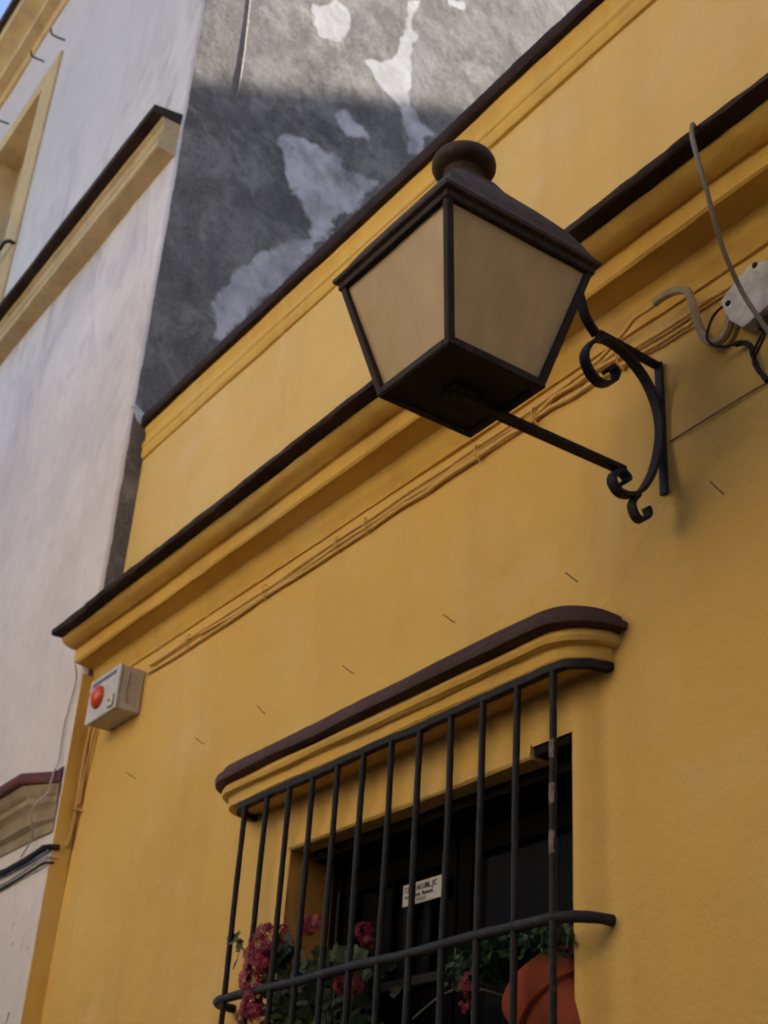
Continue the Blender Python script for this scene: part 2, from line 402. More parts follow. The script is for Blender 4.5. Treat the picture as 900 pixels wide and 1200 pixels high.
# window hood: rounded-end mouldings following a stadium plan
def hood_path(y0,xl,xr,r,off):
    """front line at distance off from wall; round ends"""
    pts=[]; n=12
    rr=max(off,.012)
    for i in range(n+1):
        a=math.pi*.5*i/n
        pts.append((xl-rr*math.cos(a)*1.0, -rr*math.sin(a)))
    steps=30
    for i in range(1,steps): pts.append((xl+(xr-xl)*i/steps,-off))
    for i in range(n+1):
        a=math.pi*.5*(1-i/n)
        pts.append((xr+rr*math.cos(a), -rr*math.sin(a)))
    return pts
def hood_sweep(prof,xl,xr,jit,seed,taper=False):
    m=MB(); vs=[]; rows=[]
    for j,(off,z) in enumerate(prof):
        rows.append([(x,y,z) for x,y in hood_path(0,xl,xr,0,off)])
    L=len(rows[0]); k=len(prof)
    for j in range(k):
        for i in range(L):
            x,y,z=rows[j][i]
            if taper and (x>xr or x<xl): z-=(z-2.925)*.25*(1-min(1,abs(y)/.14))**1.5
            d=noise.noise(Vector((x*4,j*.4,seed)))*jit; e=noise.noise(Vector((x*4,j*.4,seed+7)))*jit+noise.noise(Vector((x*22,j*.6,seed+2)))*jit*.5
            vs.append((x,min(y+d,.004) if y<-.003 else .006,z+e))
    fs=[]
    for j in range(k-1):
        for i in range(L-1):
            fs.append((j*L+i,j*L+i+1,(j+1)*L+i+1,(j+1)*L+i))
    # close top and bottom against the wall line
    fs.append(tuple(range(L))); fs.append(tuple((k-1)*L+i for i in range(L-1,-1,-1)))
    return m.add(vs,fs)
HL,HR=-3.575,-2.205; HHL=-3.625
m=hood_sweep([(.119,2.933),(.126,2.925),(.129,2.915),(.124,2.905),(.113,2.900),(.108,2.900),(.105,2.896),(.103,2.872),(.099,2.868)],HHL,HR,.004,2)
hood=m.build('window_hood',M['yellow_trim'],house,angle=28)
m=hood_sweep([(.117,2.990),(.132,2.985),(.136,2.964),(.150,2.960),(.153,2.952),(.151,2.937),(.143,2.933),(.119,2.9335)],HHL,HR,.004,12,True)
m.build('hood_cap',M['maroon_hood'],hood,angle=40)

# the window inside the opening
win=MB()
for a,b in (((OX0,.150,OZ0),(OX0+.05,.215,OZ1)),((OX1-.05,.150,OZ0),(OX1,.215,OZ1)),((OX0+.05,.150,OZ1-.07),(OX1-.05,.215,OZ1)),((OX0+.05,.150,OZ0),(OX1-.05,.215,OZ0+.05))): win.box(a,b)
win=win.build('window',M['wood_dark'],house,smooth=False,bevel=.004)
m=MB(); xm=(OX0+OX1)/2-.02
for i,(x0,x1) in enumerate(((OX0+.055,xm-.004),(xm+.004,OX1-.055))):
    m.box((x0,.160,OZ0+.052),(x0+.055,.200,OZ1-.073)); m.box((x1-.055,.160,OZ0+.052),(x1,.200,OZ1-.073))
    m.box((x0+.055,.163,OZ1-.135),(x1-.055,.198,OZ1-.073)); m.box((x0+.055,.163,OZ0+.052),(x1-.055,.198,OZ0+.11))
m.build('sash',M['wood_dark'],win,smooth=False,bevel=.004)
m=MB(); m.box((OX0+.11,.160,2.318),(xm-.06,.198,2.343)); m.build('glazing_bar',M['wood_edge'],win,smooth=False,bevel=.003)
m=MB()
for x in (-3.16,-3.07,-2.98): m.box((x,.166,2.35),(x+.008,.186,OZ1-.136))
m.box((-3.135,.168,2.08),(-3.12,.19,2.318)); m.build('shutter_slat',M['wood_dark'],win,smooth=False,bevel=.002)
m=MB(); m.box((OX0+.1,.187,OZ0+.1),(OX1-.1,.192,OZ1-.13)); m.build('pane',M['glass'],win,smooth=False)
m=MB(); m.tube([(-3.395,.148,2.45),(-3.395,.148,2.62)],.004,6,2); m.build('glint_line',M['wood_edge'],win)  # thin lighter rod standing in for a glint on the window edge
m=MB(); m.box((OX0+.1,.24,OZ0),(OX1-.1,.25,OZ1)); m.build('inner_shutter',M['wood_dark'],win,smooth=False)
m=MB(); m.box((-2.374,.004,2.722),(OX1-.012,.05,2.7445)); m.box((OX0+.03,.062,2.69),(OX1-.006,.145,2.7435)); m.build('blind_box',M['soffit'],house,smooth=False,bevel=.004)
m=MB(); m.sweep([(.16,OZ0+.002),(-.03,OZ0-.012),(-.035,OZ0-.05),(.0,OZ0-.06),(.16,OZ0-.06)],OX0-.05,OX1+.05,.06,.002,3,seed=50); m.build('window_sill',M['yellow_trim'],house)

# ------------------------------------------------------------------ window grille
gr=empty('window_grille',(-2.88,0,2.4),'black iron window grille with twelve upright bars bulging from the yellow wall','window grille')
def rail_path(z,off,xl,xr,zend=0.):
    r=off; pts=[(xl-r,.01,z)]
    for i in range(1,7):
        a=math.pi/2*i/6; pts.append((xl-r*math.cos(a),-r*math.sin(a),z))
    for i in range(1,10): pts.append((xl+(xr-xl)*i/10,-off,z+.002*math.sin(i*1.7)))
    for i in range(0,6):
        a=math.pi/2*(1-i/6); pts.append((xr+r*math.cos(a),-r*math.sin(a),z))
    pts.append((xr+r,.01,z)); return pts
for i in range(12):
    x=-3.560+i*.1240+random.uniform(-.0025,.0025); l=random.uniform(-.003,.003)
    m=MB(); m.tube([(x,-.094,2.866),(x+l*.3,-.094+l*.5,2.6),(x-l*.3,-.095,2.3),(x+l,-.094,1.93)],.0082,10,8,.10); b=m.build('bar',M['iron_bar'],gr)
    if i==11:
        b['label']='bar with chipped paint patches showing pale metal'
        chm=plain('chipped_pale_metal',(.20,.155,.12),.7,.85,90)
        for z0,z1 in ((2.648,2.688),(2.545,2.59),(2.44,2.487)):
            c=MB(); vs=[];fs=[]
            for jz in range(9):
                z=z0+(z1-z0)*jz/8
                for k in range(6):
                    q=R(-150+k*24+noise.noise(Vector((jz*.7,k*.9,z*9)))*20)
                    rr=.0093
                    vs.append((x+rr*math.cos(q),-.0945+rr*math.sin(q),z+noise.noise(Vector((k*1.3,z0*30,jz)))*.006))
            fs=[(jz*6+k,jz*6+k+1,jz*6+k+7,jz*6+k+6) for jz in range(8) for k in range(5)]
            c.add(vs,fs); c.build('paint_chip',chm,b)
m=MB(); 
P=spline(rail_path(2.858,.090,HL,HR+.005),4); vs=[];fs=[]
for i,p in enumerate(P):
    t=(P[min(i+1,len(P)-1)]-P[max(i-1,0)]).normalized(); nn=Vector((t.y,-t.x,0))
    for a,b in ((-.010,-.009),(.012,-.009),(.012,.009),(-.010,.009)): vs.append(p+nn*a+Vector((0,0,b+noise.noise(p*30)*.003)))
L=len(P)
for i in range(L-1):
    for k in range(4): fs.append((i*4+k,i*4+(k+1)%4,(i+1)*4+(k+1)%4,(i+1)*4+k))
fs+= [(3,2,1,0),tuple((L-1)*4+k for k in range(4))]
m.add(vs,fs); m.build('top_rail',M['iron'],gr)
m=MB(); m.tube(rail_path(2.308,.094,-3.575,-2.215),.0125,12,5,.12); m.build('lower_rail',M['iron_grey'],gr)
m=MB(); m.tube(rail_path(1.985,.094,-3.575,-2.215),.0115,12,5,.08); m.build('bottom_rail',M['iron'],gr)

# ------------------------------------------------------------------ notice
no=empty('notice',(-2.97,.14,2.55),'small white printed notice with three dark lines, fixed on the dark window','notice')
m=MB(); m.box((-3.068,.141,2.5195),(-2.876,.144,2.5755)); m.build('paper',M['paper'],no,smooth=False)
def text(body,size,x,y,z,mat,parent,name='lettering',ext=.0006,rot=(R(90),0,0)):
    cu=bpy.data.curves.new(name,'FONT'); cu.body=body; cu.size=size; cu.extrude=ext
    o=bpy.data.objects.new(name,cu); COL.objects.link(o)
    dg=bpy.context.evaluated_depsgraph_get(); me=bpy.data.meshes.new_from_object(o.evaluated_get(dg))
    bpy.data.objects.remove(o); me.name=name; me.materials.clear(); me.materials.append(mat)
    o=bpy.data.objects.new(name,me); COL.objects.link(o); o.rotation_euler=rot
    o.parent=parent; o.location=Vector((x,y,z))-ORG[parent.name]; ORG[o.name]=Vector((x,y,z)); return o
text('OPE  ALUBL JC',.0215,-3.058,.1395,2.5535,M['ink'],no)
text('oocc  certa  Rosario',.0150,-3.058,.1395,2.538,M['ink'],no)
text('Tel. 3 4. 2 1',.0135,-3.03,.1395,2.5245,M['ink'],no)

# ------------------------------------------------------------------ plants on the sill
def leaf(m,c,r,nrm,spin,scal=.12,n=14):
    nrm=Vector(nrm).normalized(); a=nrm.orthogonal().normalized(); a=Matrix.Rotation(spin,3,nrm)@a; b=nrm.cross(a)
    vs=[Vector(c)-nrm*r*.15]
    for k in range(n):
        q=2*math.pi*k/n; rr=r*(1+scal*math.cos(q*7))*(1-.45*math.exp(-((q-math.pi)**2)*6)); 
        vs.append(Vector(c)+a*math.cos(q)*rr+b*math.sin(q)*rr+nrm*r*(.12*math.cos(3*q+spin)))
    m.add(vs,[(0,1+k,1+(k+1)%n) for k in range(n)])
def flower_head(m,c,r,nf=16):
    c=Vector(c)
    for i in range(nf):
        d=Vector((random.gauss(0,1),random.gauss(-.5,1),random.gauss(.2,1))).normalized()
        p=c+d*r*random.uniform(.7,1.05); d=(d+Vector((0,-.35,0))).normalized()
        a=d.orthogonal().normalized(); b=d.cross(a); s=r*random.uniform(.28,.38); o=random.random()*6
        for k in range(5):
            q=o+2*math.pi*k/5; e=a*math.cos(q)+b*math.sin(q); f=a*math.cos(q+1.2)+b*math.sin(q+1.2)
            m.add([p,p+e*s*.7-f*s*.28+d*s*.12,p+e*s*1.15+d*s*.05,p+e*s*.75+f*s*.32+d*s*.16],[(0,1,2,3)])
def pot(parent,c,r,h,z0,lean=None):
    m=MB(); x,y=c
    m.lathe([(0,z0),(r*.66,z0),(r*.70,z0+.006),(r*.90,z0+h*.70),(r*.905,z0+h*.715),(r*1.0,z0+h*.72),(r*1.015,z0+h*.735),(r*1.03,z0+h*.985),(r*1.02,z0+h),(r*.93,z0+h),(r*.90,z0+h*.97),(r*.86,z0+h*.88)],(x,y,0),40)
    tip=lambda m:None
    if lean:
        q=Vector((0,0,1)).rotation_difference(Vector(lean[1])); o=Vector((x,y,z0+h))
        def tip(m): m.v=[Vector(lean[0])+q@(v-o) for v in m.v]
    tip(m); p=m.build('pot',M['terracotta'],parent)
    m=MB(); m.lathe([(0,z0+h*.9),(r*.88,z0+h*.885)],(x,y,0),30); tip(m); m.build('soil',M['soil'],parent)
gp=empty('geranium',(-3.25,.045,OZ0),'round-leaved geranium with pink red flowers at the left end of the window sill','plant')
pot(gp,(-3.25,.035),.085,.17,OZ0+.001)
m=MB(); st=MB()
for i in range(300):
    if i<40: u=Vector((random.uniform(-3.46,-3.34),random.uniform(-.06,-.0),random.uniform(2.20,2.47)))
    else:
        u=Vector((random.gauss(-3.24,.14),random.uniform(-.06,.10),2.04+.36*random.random()**.8))
        if u.x<-3.42 or u.x>-2.94: continue
        if u.z>2.40-.25*max(0,u.x+3.15): continue
    nr=Vector((random.gauss(.25,.5),random.gauss(-.7,.4),random.gauss(.35,.5)))
    r=random.uniform(.015,.029); leaf(m,u,r,nr,random.random()*6)
    if i%5==0: st.tube([(-3.25+random.uniform(-.04,.04),.035,2.11),(u.x*.6-3.25*.4,.02,(u.z+2.11)/2),(u.x,u.y,u.z)],.0028,6,5)
leaf(m,(-3.555,-.09,2.475),.026,(.2,-.8,.4),1); leaf(m,(-3.535,-.08,2.45),.02,(.1,-.9,.1),3); leaf(m,(-3.535,-.085,2.405),.022,(-.3,-.7,.2),2)
st.tube([(-3.3,.02,2.15),(-3.42,-.03,2.33),(-3.55,-.088,2.47)],.0028,6,6)
m.build('foliage',M['leaf'],gp); st.build('stem',M['stem'],gp)
for c,r in (((-3.415,-.085,2.435),.030),((-3.35,-.085,2.425),.028),((-3.445,-.085,2.41),.026),((-3.375,-.08,2.375),.026),((-3.41,-.09,2.295),.026),((-3.39,-.085,2.25),.026),((-3.375,-.09,2.455),.030),((-3.325,-.07,2.452),.026),((-3.395,-.085,2.405),.027),((-3.23,-.05,2.462),.026),((-3.17,-.05,2.455),.024),((-3.432,-.085,2.375),.028),((-3.442,-.09,2.342),.031),((-3.405,-.085,2.318),.028),((-2.955,-.05,2.405),.024),((-2.935,-.05,2.375),.018),((-3.02,-.06,2.282),.024),((-2.965,-.06,2.278),.025),((-3.42,-.09,2.27),.028),((-3.455,-.085,2.245),.023)):
    f=MB(); flower_head(f,c,r,42); f.build('flower_head',M['petal'] if random.random()<.55 else M['petal_red'],gp)
tp=empty('potted_plant',(-2.36,.075,OZ0),'terracotta flower pot with trailing green shoots at the right end of the window sill','plant')
pot(tp,(-2.355,.075),.112,.24,OZ0+.001,((-2.372,.045,2.222),(-.62,-.15,.77)))
m=MB(); st=MB()
for i in range(70):
    a=random.uniform(0,2*math.pi); L=random.uniform(.07,.20); c=Vector((-2.39,.05,2.245))
    d=Vector((math.cos(a)*1.2-.3,math.sin(a)*.5-.12,0)); pts=[c+d*.03]
    for k in range(1,6):
        t=k/5; pts.append(c+d*(.03+L*t)+Vector((0,0,.075*math.sin(t*2.2)*random.uniform(.6,1.3)-.03*t*t)))
    pts=[Vector((min(p.x,OX1-.012),min(max(p.y,-.085),.135),p.z)) for p in pts]
    st.tube(pts,.0017,5,3)
    for p in spline(pts,4)[3:]:
        for k in range(2):
            leaf(m,p+Vector((random.gauss(0,.008),random.gauss(0,.008),random.gauss(0,.008))),random.uniform(.005,.011),(random.gauss(0,.6),-.6+random.gauss(0,.4),.5+random.gauss(0,.5)),random.random()*6,.05,8)
m.build('foliage',M['leaf2'],tp); st.build('stem',M['stem'],tp)
f=MB(); flower_head(f,(-2.565,-.01,2.235),.030,22); flower_head(f,(-2.585,-.01,2.185),.02,10); f.build('flower_head',M['petal'],tp)
m=MB(); m.tube([(-2.80,.0,2.19),(-2.72,.02,2.235),(-2.63,.03,2.245),(-2.50,.05,2.21)],.0022,6,6); m.tube([(-2.69,.03,2.24),(-2.69,.035,2.36)],.0018,6,4); m.build('dry_twig',M['twig'],tp)

# ------------------------------------------------------------------ wall lantern
LX=-1.918; LY=-.585
ln=empty('wall_lantern',(LX,0,3.39),'large tapered street lantern with frosted panes on a black scrolled wall bracket','lantern')
def quad_ring(h,z): return [(LX-h,LY-h,z),(LX+h,LY-h,z),(LX+h,LY+h,z),(LX-h,LY+h,z)]
def frustum(m,rings):
    vs=[];fs=[]
    for h,z in rings: vs+=quad_ring(h,z)
    for i in range(len(rings)-1):
        for k in range(4): fs.append((i*4+k,i*4+(k+1)%4,(i+1)*4+(k+1)%4,(i+1)*4+k))
    return m.add(vs,fs)
ZB,ZT,HB,HT=3.238,3.535,.114,.188
# corner posts and rims
m=MB()
for sx,sy in ((-1,-1),(1,-1),(1,1),(-1,1)):
    a=Vector((LX+sx*HB,LY+sy*HB,ZB)); b=Vector((LX+sx*HT,LY+sy*HT,ZT)); r=.0085
    vs=[];
    for p in (a,b):
        for dx,dy in ((-r,-r),(r,-r),(r,r),(-r,r)): vs.append(p+Vector((dx,dy,0)))
    m.add(vs,[(0,1,5,4),(1,2,6,5),(2,3,7,6),(3,0,4,7),(3,2,1,0),(4,5,6,7)])
def rim(m,h,z,w,t):
    for sx,sy,ax in ((0,-1,0),(0,1,0),(-1,0,1),(1,0,1)):
        if ax==0: m.box((LX-h+w/2+.001,LY+sy*h-w/2,z-t/2),(LX+h-w/2-.001,LY+sy*h+w/2,z+t/2))
        else: m.box((LX+sx*h-w/2,LY-h-w/2,z-t/2),(LX+sx*h+w/2,LY+h+w/2,z+t/2))
rim(m,HB,ZB+.008,.020,.020); rim(m,HT,ZT-.003,.018,.022)
m.build('frame',M['lantern_frame'],ln,smooth=False,bevel=.003)
# four panes
for sx,sy in ((0,-1),(1,0),(0,1),(-1,0)):
    n_=Vector((sx,sy,0)); t_=Vector((-sy,sx,0)); vs=[]; fs=[]; q=8
    for j in range(q+1):
        f=j/q; h=(HB+(HT-HB)*f)-.003; z=ZB+.012+(ZT-ZB-.016)*f
        for i in range(q+1):
            u=(i/q*2-1)*(h-.004)
            bow=.0015*noise.noise(Vector((u*9,z*9,sx*3+sy)))
            vs.append(Vector((LX,LY,z))+n_*(h+bow)+t_*u)
    for j in range(q):
        for i in range(q):
            k=j*(q+1)+i; fs.append((k,k+1,k+q+2,k+q+1))
    m=MB(); m.add(vs,fs); m.build('pane',M['frost'],ln)
# bottom tray
m=MB(); frustum(m,[(HB-.012,ZB-.004),(HB+.006,ZB-.004),(HB+.006,ZB+.004),(HB-.02,ZB+.004)]); vs=quad_ring(HB-.010,ZB-.001); m.add(vs,[(3,2,1,0)])
m.box((LX-.03,LY-.03,ZB-.016),(LX+.03,LY+.03,ZB-.0045))
m.build('base_tray',M['black'],ln,smooth=False)
# roof: eave lip + curved pyramid
m=MB(); rr=[(.176,3.536),(.197,3.537),(.206,3.542),(.207,3.551),(.201,3.556),(.190,3.575),(.178,3.602),(.160,3.636),(.137,3.669),(.108,3.708),(.080,3.742),(.058,3.770),(.046,3.792),(.040,3.802)]
frustum(m,rr); m.add(quad_ring(.04,3.802),[(0,1,2,3)]); m.add(quad_ring(.175,3.537),[(3,2,1,0)])
roof=m.build('roof',M['lantern_roof'],ln,angle=30)
m=MB(); m.lathe([(.050,3.775),(.047,3.797),(.044,3.808),(.043,3.820),(.046,3.829),(.060,3.834),(.070,3.839),(.073,3.846),(.073,3.859),(.069,3.868),(.056,3.874),(.030,3.878),(0,3.879)],(LX-.006,LY-.010,0),36)
m.build('finial',M['lantern_roof'],roof,angle=50)
# bracket
bk=MB(); bk.strip([(-.133,3.229),(-.36,3.2265),(-.605,3.224)],LX,.026,.011,3)
bk.build('arm',M['iron'],ln,angle=30)
m=MB(); m.strip([(-.178,3.473),(-.160,3.492),(-.146,3.481),(-.160,3.452),(-.194,3.434),(-.227,3.449),(-.242,3.490),(-.219,3.536),(-.184,3.561),(-.136,3.559),(-.089,3.537),(-.048,3.499),(-.022,3.449),(-.013,3.392),(-.021,3.329),(-.042,3.262),(-.075,3.203),(-.109,3.175),(-.145,3.168),(-.166,3.188),(-.159,3.212),(-.137,3.222),(-.121,3.212),(-.131,3.198)],LX,.025,.0095,7)
m.build('scroll',M['iron_grey'],ln,angle=30)
m=MB(); m.strip([(-.268,3.690),(-.254,3.648),(-.238,3.598),(-.205,3.563)],LX+.001,.022,.010,5); m.build('upper_strut',M['iron'],ln,angle=30)
m=MB(); m.strip([(-.199,3.572),(-.115,3.570),(-.012,3.566)],LX-.001,.022,.009,4); m.build('tie_bar',M['iron'],ln,angle=30)
m=MB(); m.strip([(-.090,3.182),(-.109,3.154),(-.101,3.127),(-.082,3.122),(-.061,3.142),(-.066,3.160)],LX,.022,.009,6); m.build('lower_curl',M['iron'],ln,angle=30)
m=MB(); m.box((LX-.012,-.012,3.215),(LX+.012,-.003,3.575)); pl=m.build('wall_plate',M['iron_grey'],ln,smooth=False,bevel=.003)
# ------------------------------------------------------------------ alarm siren box
sb=empty('alarm_siren',(-4.77,0,3.56),'off-white metal alarm box with round orange beacon under the yellow cornice','alarm siren')
X0,X1,Z0,Z1,YF=-4.915,-4.645,3.473,3.656,-.108
m=MB(); m.box((X0+.004,YF+.012,Z0+.004),(X1-.004,-.002,Z1-.004)); m.build('housing',M['siren_side'],sb,smooth=False,bevel=.006)
m=MB(); m.box((X0,YF,Z0),(X1,YF+.0115,Z1)); cov=m.build('front_cover',M['siren_white'],sb,smooth=False,bevel=.005)
m=MB(); m.box((X0+.03,YF-.0015,Z1-.034),(X1-.03,YF+.001,Z1-.020)); m.build('slot',M['siren_dark'],cov,smooth=False)
m=MB(); prof=[(.046,0),(.046,.008),(.043,.018),(.034,.030),(.020,.038),(0,.041)]
m.lathe(prof,(0,0,0),32); m.v=[Vector((X0+.105+v.x,YF-.0006-v.z*.8,(Z0+Z1)/2-.003+v.y)) for v in m.v]; m.build('beacon',M['orange'],sb,angle=60)
m=MB(); m.box((X1-.062,YF-.010,Z0+.012),(X1-.012,YF-.0008,Z0+.062)); lk=m.build('lock_plate',M['siren_white'],sb,smooth=False,bevel=.005)
m=MB(); m.lathe([(0,.002),(.006,.002),(.007,0)],(0,0,0),12); m.v=[Vector((X1-.037+v.x,YF-.0105-v.z,Z0+.036+v.y)) for v in m.v]; m.build('keyhole',M['siren_dark'],lk)
m=MB(); m.tube([(X1-.0035,-.062,Z1-.03),(X1-.0035,-.066,Z0+.07),(X1-.0035,-.058,Z0+.03)],.0022,6,6); m.build('side_wire',M['cable_grey'],sb)

# ------------------------------------------------------------------ cables
def cable(name,pts,r,mat,label,cat='cable',wob=.15,group=None,steps=8,sag=0):
    m=MB(); P=[]
    for i,p in enumerate(pts):
        P.append(p)
        if sag and i<len(pts)-1:
            q=pts[i+1]; P.append(((p[0]+q[0])/2,(p[1]+q[1])/2,(p[2]+q[2])/2-sag*random.uniform(.3,1)))
    m.tube(P,r,8,steps,wob); return tag(m.build(name,mat),label,cat,group)
WA=[(-4.60,-0.012,3.655),(-4.230,-0.012,3.660),(-3.806,-0.012,3.657),(-3.534,-0.012,3.662),(-3.284,-0.012,3.666),(-2.923,-0.012,3.670),(-2.603,-0.012,3.672),(-2.317,-0.012,3.678),(-2.122,-0.014,3.690),(-2.042,-0.022,3.704),(-1.950,-0.045,3.711),(-1.851,-0.055,3.704)]
WB=[(-4.62,-0.010,3.630),(-4.192,-0.010,3.624),(-3.748,-0.010,3.633),(-3.283,-0.010,3.630),(-2.966,-0.010,3.638),(-2.739,-0.010,3.639),(-2.494,-0.010,3.644),(-2.303,-0.010,3.645),(-2.125,-0.010,3.638),(-1.975,-0.010,3.632),(-1.834,-0.010,3.627),(-1.793,-0.010,3.634)]
WC=[(-4.2,-.009,3.652),(-3.803,-0.011,3.637),(-3.283,-0.011,3.648),(-2.923,-0.011,3.650),(-2.603,-0.011,3.647),(-2.387,-0.011,3.650),(-2.285,-0.011,3.670),(-2.123,-0.011,3.670),(-1.944,-0.011,3.657),(-1.750,-0.011,3.658),(-1.572,-0.011,3.662),(-1.2,-.011,3.66)]
GB='painted cables under the cornice'
cable('wall_cable',WA,.0055,M['cable_wall'],'topmost yellow cable of the bundle below the cornice, joining the beige hose',group=GB,sag=.004)
cable('wall_cable',WB,.0055,M['cable_wall'],'lowest yellow cable of the bundle below the cornice, ending left of the beige hose',group=GB,sag=.008)
cable('wall_cable',WC,.0055,M['cable_wall'],'middle yellow cable of the bundle, passing above the junction box',group=GB,sag=.005)
for i,x in enumerate((-4.28,-3.74,-3.30,-3.14,-2.60,-2.36,-2.04)):
    m=MB(); z=3.645
    m.tube([(x-.004,-.004,z+.028),(x,-.024,z+.022),(x+.004,-.026,z-.012),(x+.002,-.004,z-.024)],.0024,6,5)
    m.tube([(x+.002,-.02,z-.014),(x+.016,-.026,z-.026),(x+.02,-.02,z-.036)],.0018,5,4)
    tag(m.build('cable_tie',M['cable_wall']),['small wire tie round the cable bundle, nearest the alarm box','small wire tie round the cable bundle, second from the alarm box','wire tie on the cables, left one of the pair between box and lantern','wire tie on the cables, right one of the pair between box and lantern','wire tie on the cables just below the lantern base','wire tie on the cables under the lantern arm','wire tie on the cables beside the bracket scroll'][i],'cable tie','wire ties on the cable bundle')
cable('cable_hose',[(-1.875,-.055,3.704),(-1.848,-0.056,3.706),(-1.807,-0.056,3.698),(-1.773,-0.053,3.676),(-1.769,-0.040,3.635),(-1.768,-0.022,3.576),(-1.742,-0.019,3.529),(-1.711,-0.018,3.522),(-1.689,-0.018,3.545),(-1.680,-.018,3.575)],.0105,M['cable_beige'],'thick beige bent hose curving down beside the white junction box','hose',.06)
cable('loop_cable',[(-1.690,-0.028,3.599),(-1.719,-0.03,3.588),(-1.739,-0.03,3.561),(-1.739,-0.034,3.528),(-1.711,-0.03,3.495),(-1.662,-0.016,3.484)],.0032,M['cable_dark'],'thin dark wire looping out left of the junction box')
cable('drooping_cable',[(-1.675,-.016,3.488),(-1.655,-0.014,3.482),(-1.636,-0.016,3.461),(-1.629,-0.018,3.430),(-1.623,-0.014,3.395),(-1.600,-0.014,3.350)],.0065,M['cable_dark'],'short dark cable hanging below the junction box at the right edge',wob=.4)
cable('thin_wall_line',[(-1.50,-0.003,3.356),(-1.621,-0.003,3.357),(-1.755,-0.003,3.354),(-1.90,-0.003,3.348)],.0018,M['line_brown'],'hair thin brown line running level along the wall right of the bracket plate')  # tube drawn for a thin line on the wall
cable('hanging_cable',[(-1.585,-.12,3.935),(-1.579,-0.200,3.930),(-1.556,-0.243,3.914),(-1.554,-0.250,3.876),(-1.543,-0.250,3.801),(-1.540,-0.235,3.734),(-1.564,-0.170,3.619),(-1.578,-0.100,3.535),(-1.555,-0.070,3.45),(-1.53,-0.05,3.37),(-1.52,-.02,3.25)],.0056,M['cable_grey'],'grey brown cable hooked over the dark cornice edge and hanging past the junction box',wob=.08)
jb=empty('junction_box',(-1.62,0,3.57),'tilted whitewashed junction box with flaking paint at the right edge','junction box')
poly=[(-1.690,3.603),(-1.642,3.634),(-1.598,3.652),(-1.520,3.62),(-1.535,3.52),(-1.633,3.498),(-1.669,3.540)]
m=MB(); k=len(poly); m.add([(x,-.004,z) for x,z in poly]+[(x,-.040,z) for x,z in poly],[tuple(range(k)),tuple(range(2*k-1,k-1,-1))]+[(i,(i+1)%k,k+(i+1)%k,k+i) for i in range(k)])
m.build('box',M['jbox'],jb,smooth=False,bevel=.002)
for (x,z) in ((-1.668,3.585),(-1.585,3.640)):
    m=MB(); m.lathe([(0,.003),(.006,.003),(.008,0)],(0,0,0),12); m.v=[Vector((x+v.x,-.0405-v.z,z+v.y)) for v in m.v]
    m.build('screw',M['cable_dark'],jb)
m=MB(); m.box((-1.60,-.03,3.478),(-1.565,-.006,3.502)); m.tube([(-1.585,-.02,3.485),(-1.60,-.03,3.45),(-1.625,-.025,3.43)],.0035,6,5); m.tube([(-1.575,-.02,3.485),(-1.585,-.035,3.44),(-1.622,-.025,3.415)],.0035,6,5); m.build('cable_gland',M['cable_dark'],jb)
cable('conduit',[(-5.06,-.016,3.60),(-5.087,-0.016,3.443),(-5.082,-0.016,3.267),(-5.085,-0.016,3.186),(-5.09,-0.016,3.121),(-5.10,-0.02,3.06)],.009,M['cable_yellow'],'yellow painted conduit running down the house corner below the alarm box','conduit',.08,'conduits below the alarm box')
cable('conduit',[(-5.03,-.012,3.56),(-5.05,-0.012,3.436),(-5.066,-0.012,3.35),(-5.072,-.012,3.22)],.006,M['cable_yellow'],'thinner painted conduit just right of the thick corner conduit','conduit',.1,'conduits below the alarm box')
m=MB(); m.tube([(-5.10,-.004,3.21),(-5.092,-.03,3.205),(-5.070,-.03,3.200),(-5.058,-.004,3.196)],.005,6,5); tag(m.build('pipe_clip',M['cable_yellow']),'small clip holding the two yellow conduits to the corner','clip')
cable('black_cable',[(-5.95,-.10,3.02),(-5.679,-0.100,3.027),(-5.476,-0.100,3.027),(-5.302,-0.100,3.031),(-5.150,-0.100,3.041),(-5.112,-.095,3.045),(-5.095,-.05,3.05)],.012,M['cable_dark'],'thick black cable crossing the white wall below the red door hood',wob=.25)
GT='thin cables on the white wall'
cable('thin_cable',[(-5.9,-.09,2.955),(-5.668,-0.090,2.957),(-5.470,-0.090,2.967),(-5.258,-0.090,2.978),(-5.12,-0.090,2.985),(-5.10,-.06,2.99)],.0045,M['cable_dark'],'thin dark cable, lower of two under the thick black cable on the white wall',group=GT)
cable('thin_cable',[(-5.9,-.092,2.982),(-5.676,-0.092,2.982),(-5.429,-0.092,2.984),(-5.223,-0.092,3.004),(-5.115,-0.090,3.01),(-5.10,-.05,3.01)],.0045,M['cable_pale'],'thin pale cable just under the thick black cable on the white wall',group=GT)
cable('drop_wire',[(-5.10,-.118,3.785),(-5.118,-0.095,3.736),(-5.154,-0.090,3.640),(-5.178,-0.090,3.538),(-5.156,-0.092,3.407),(-5.135,-0.112,3.345),(-5.128,-0.12,3.30),(-5.144,-0.12,3.26),(-5.17,-0.16,3.19),(-5.22,-0.125,3.13),(-5.266,-0.105,3.101),(-5.328,-0.112,3.045)],.0035,M['cable_pale'],'flaking thin wire dropping from the cornice end over the red door hood')
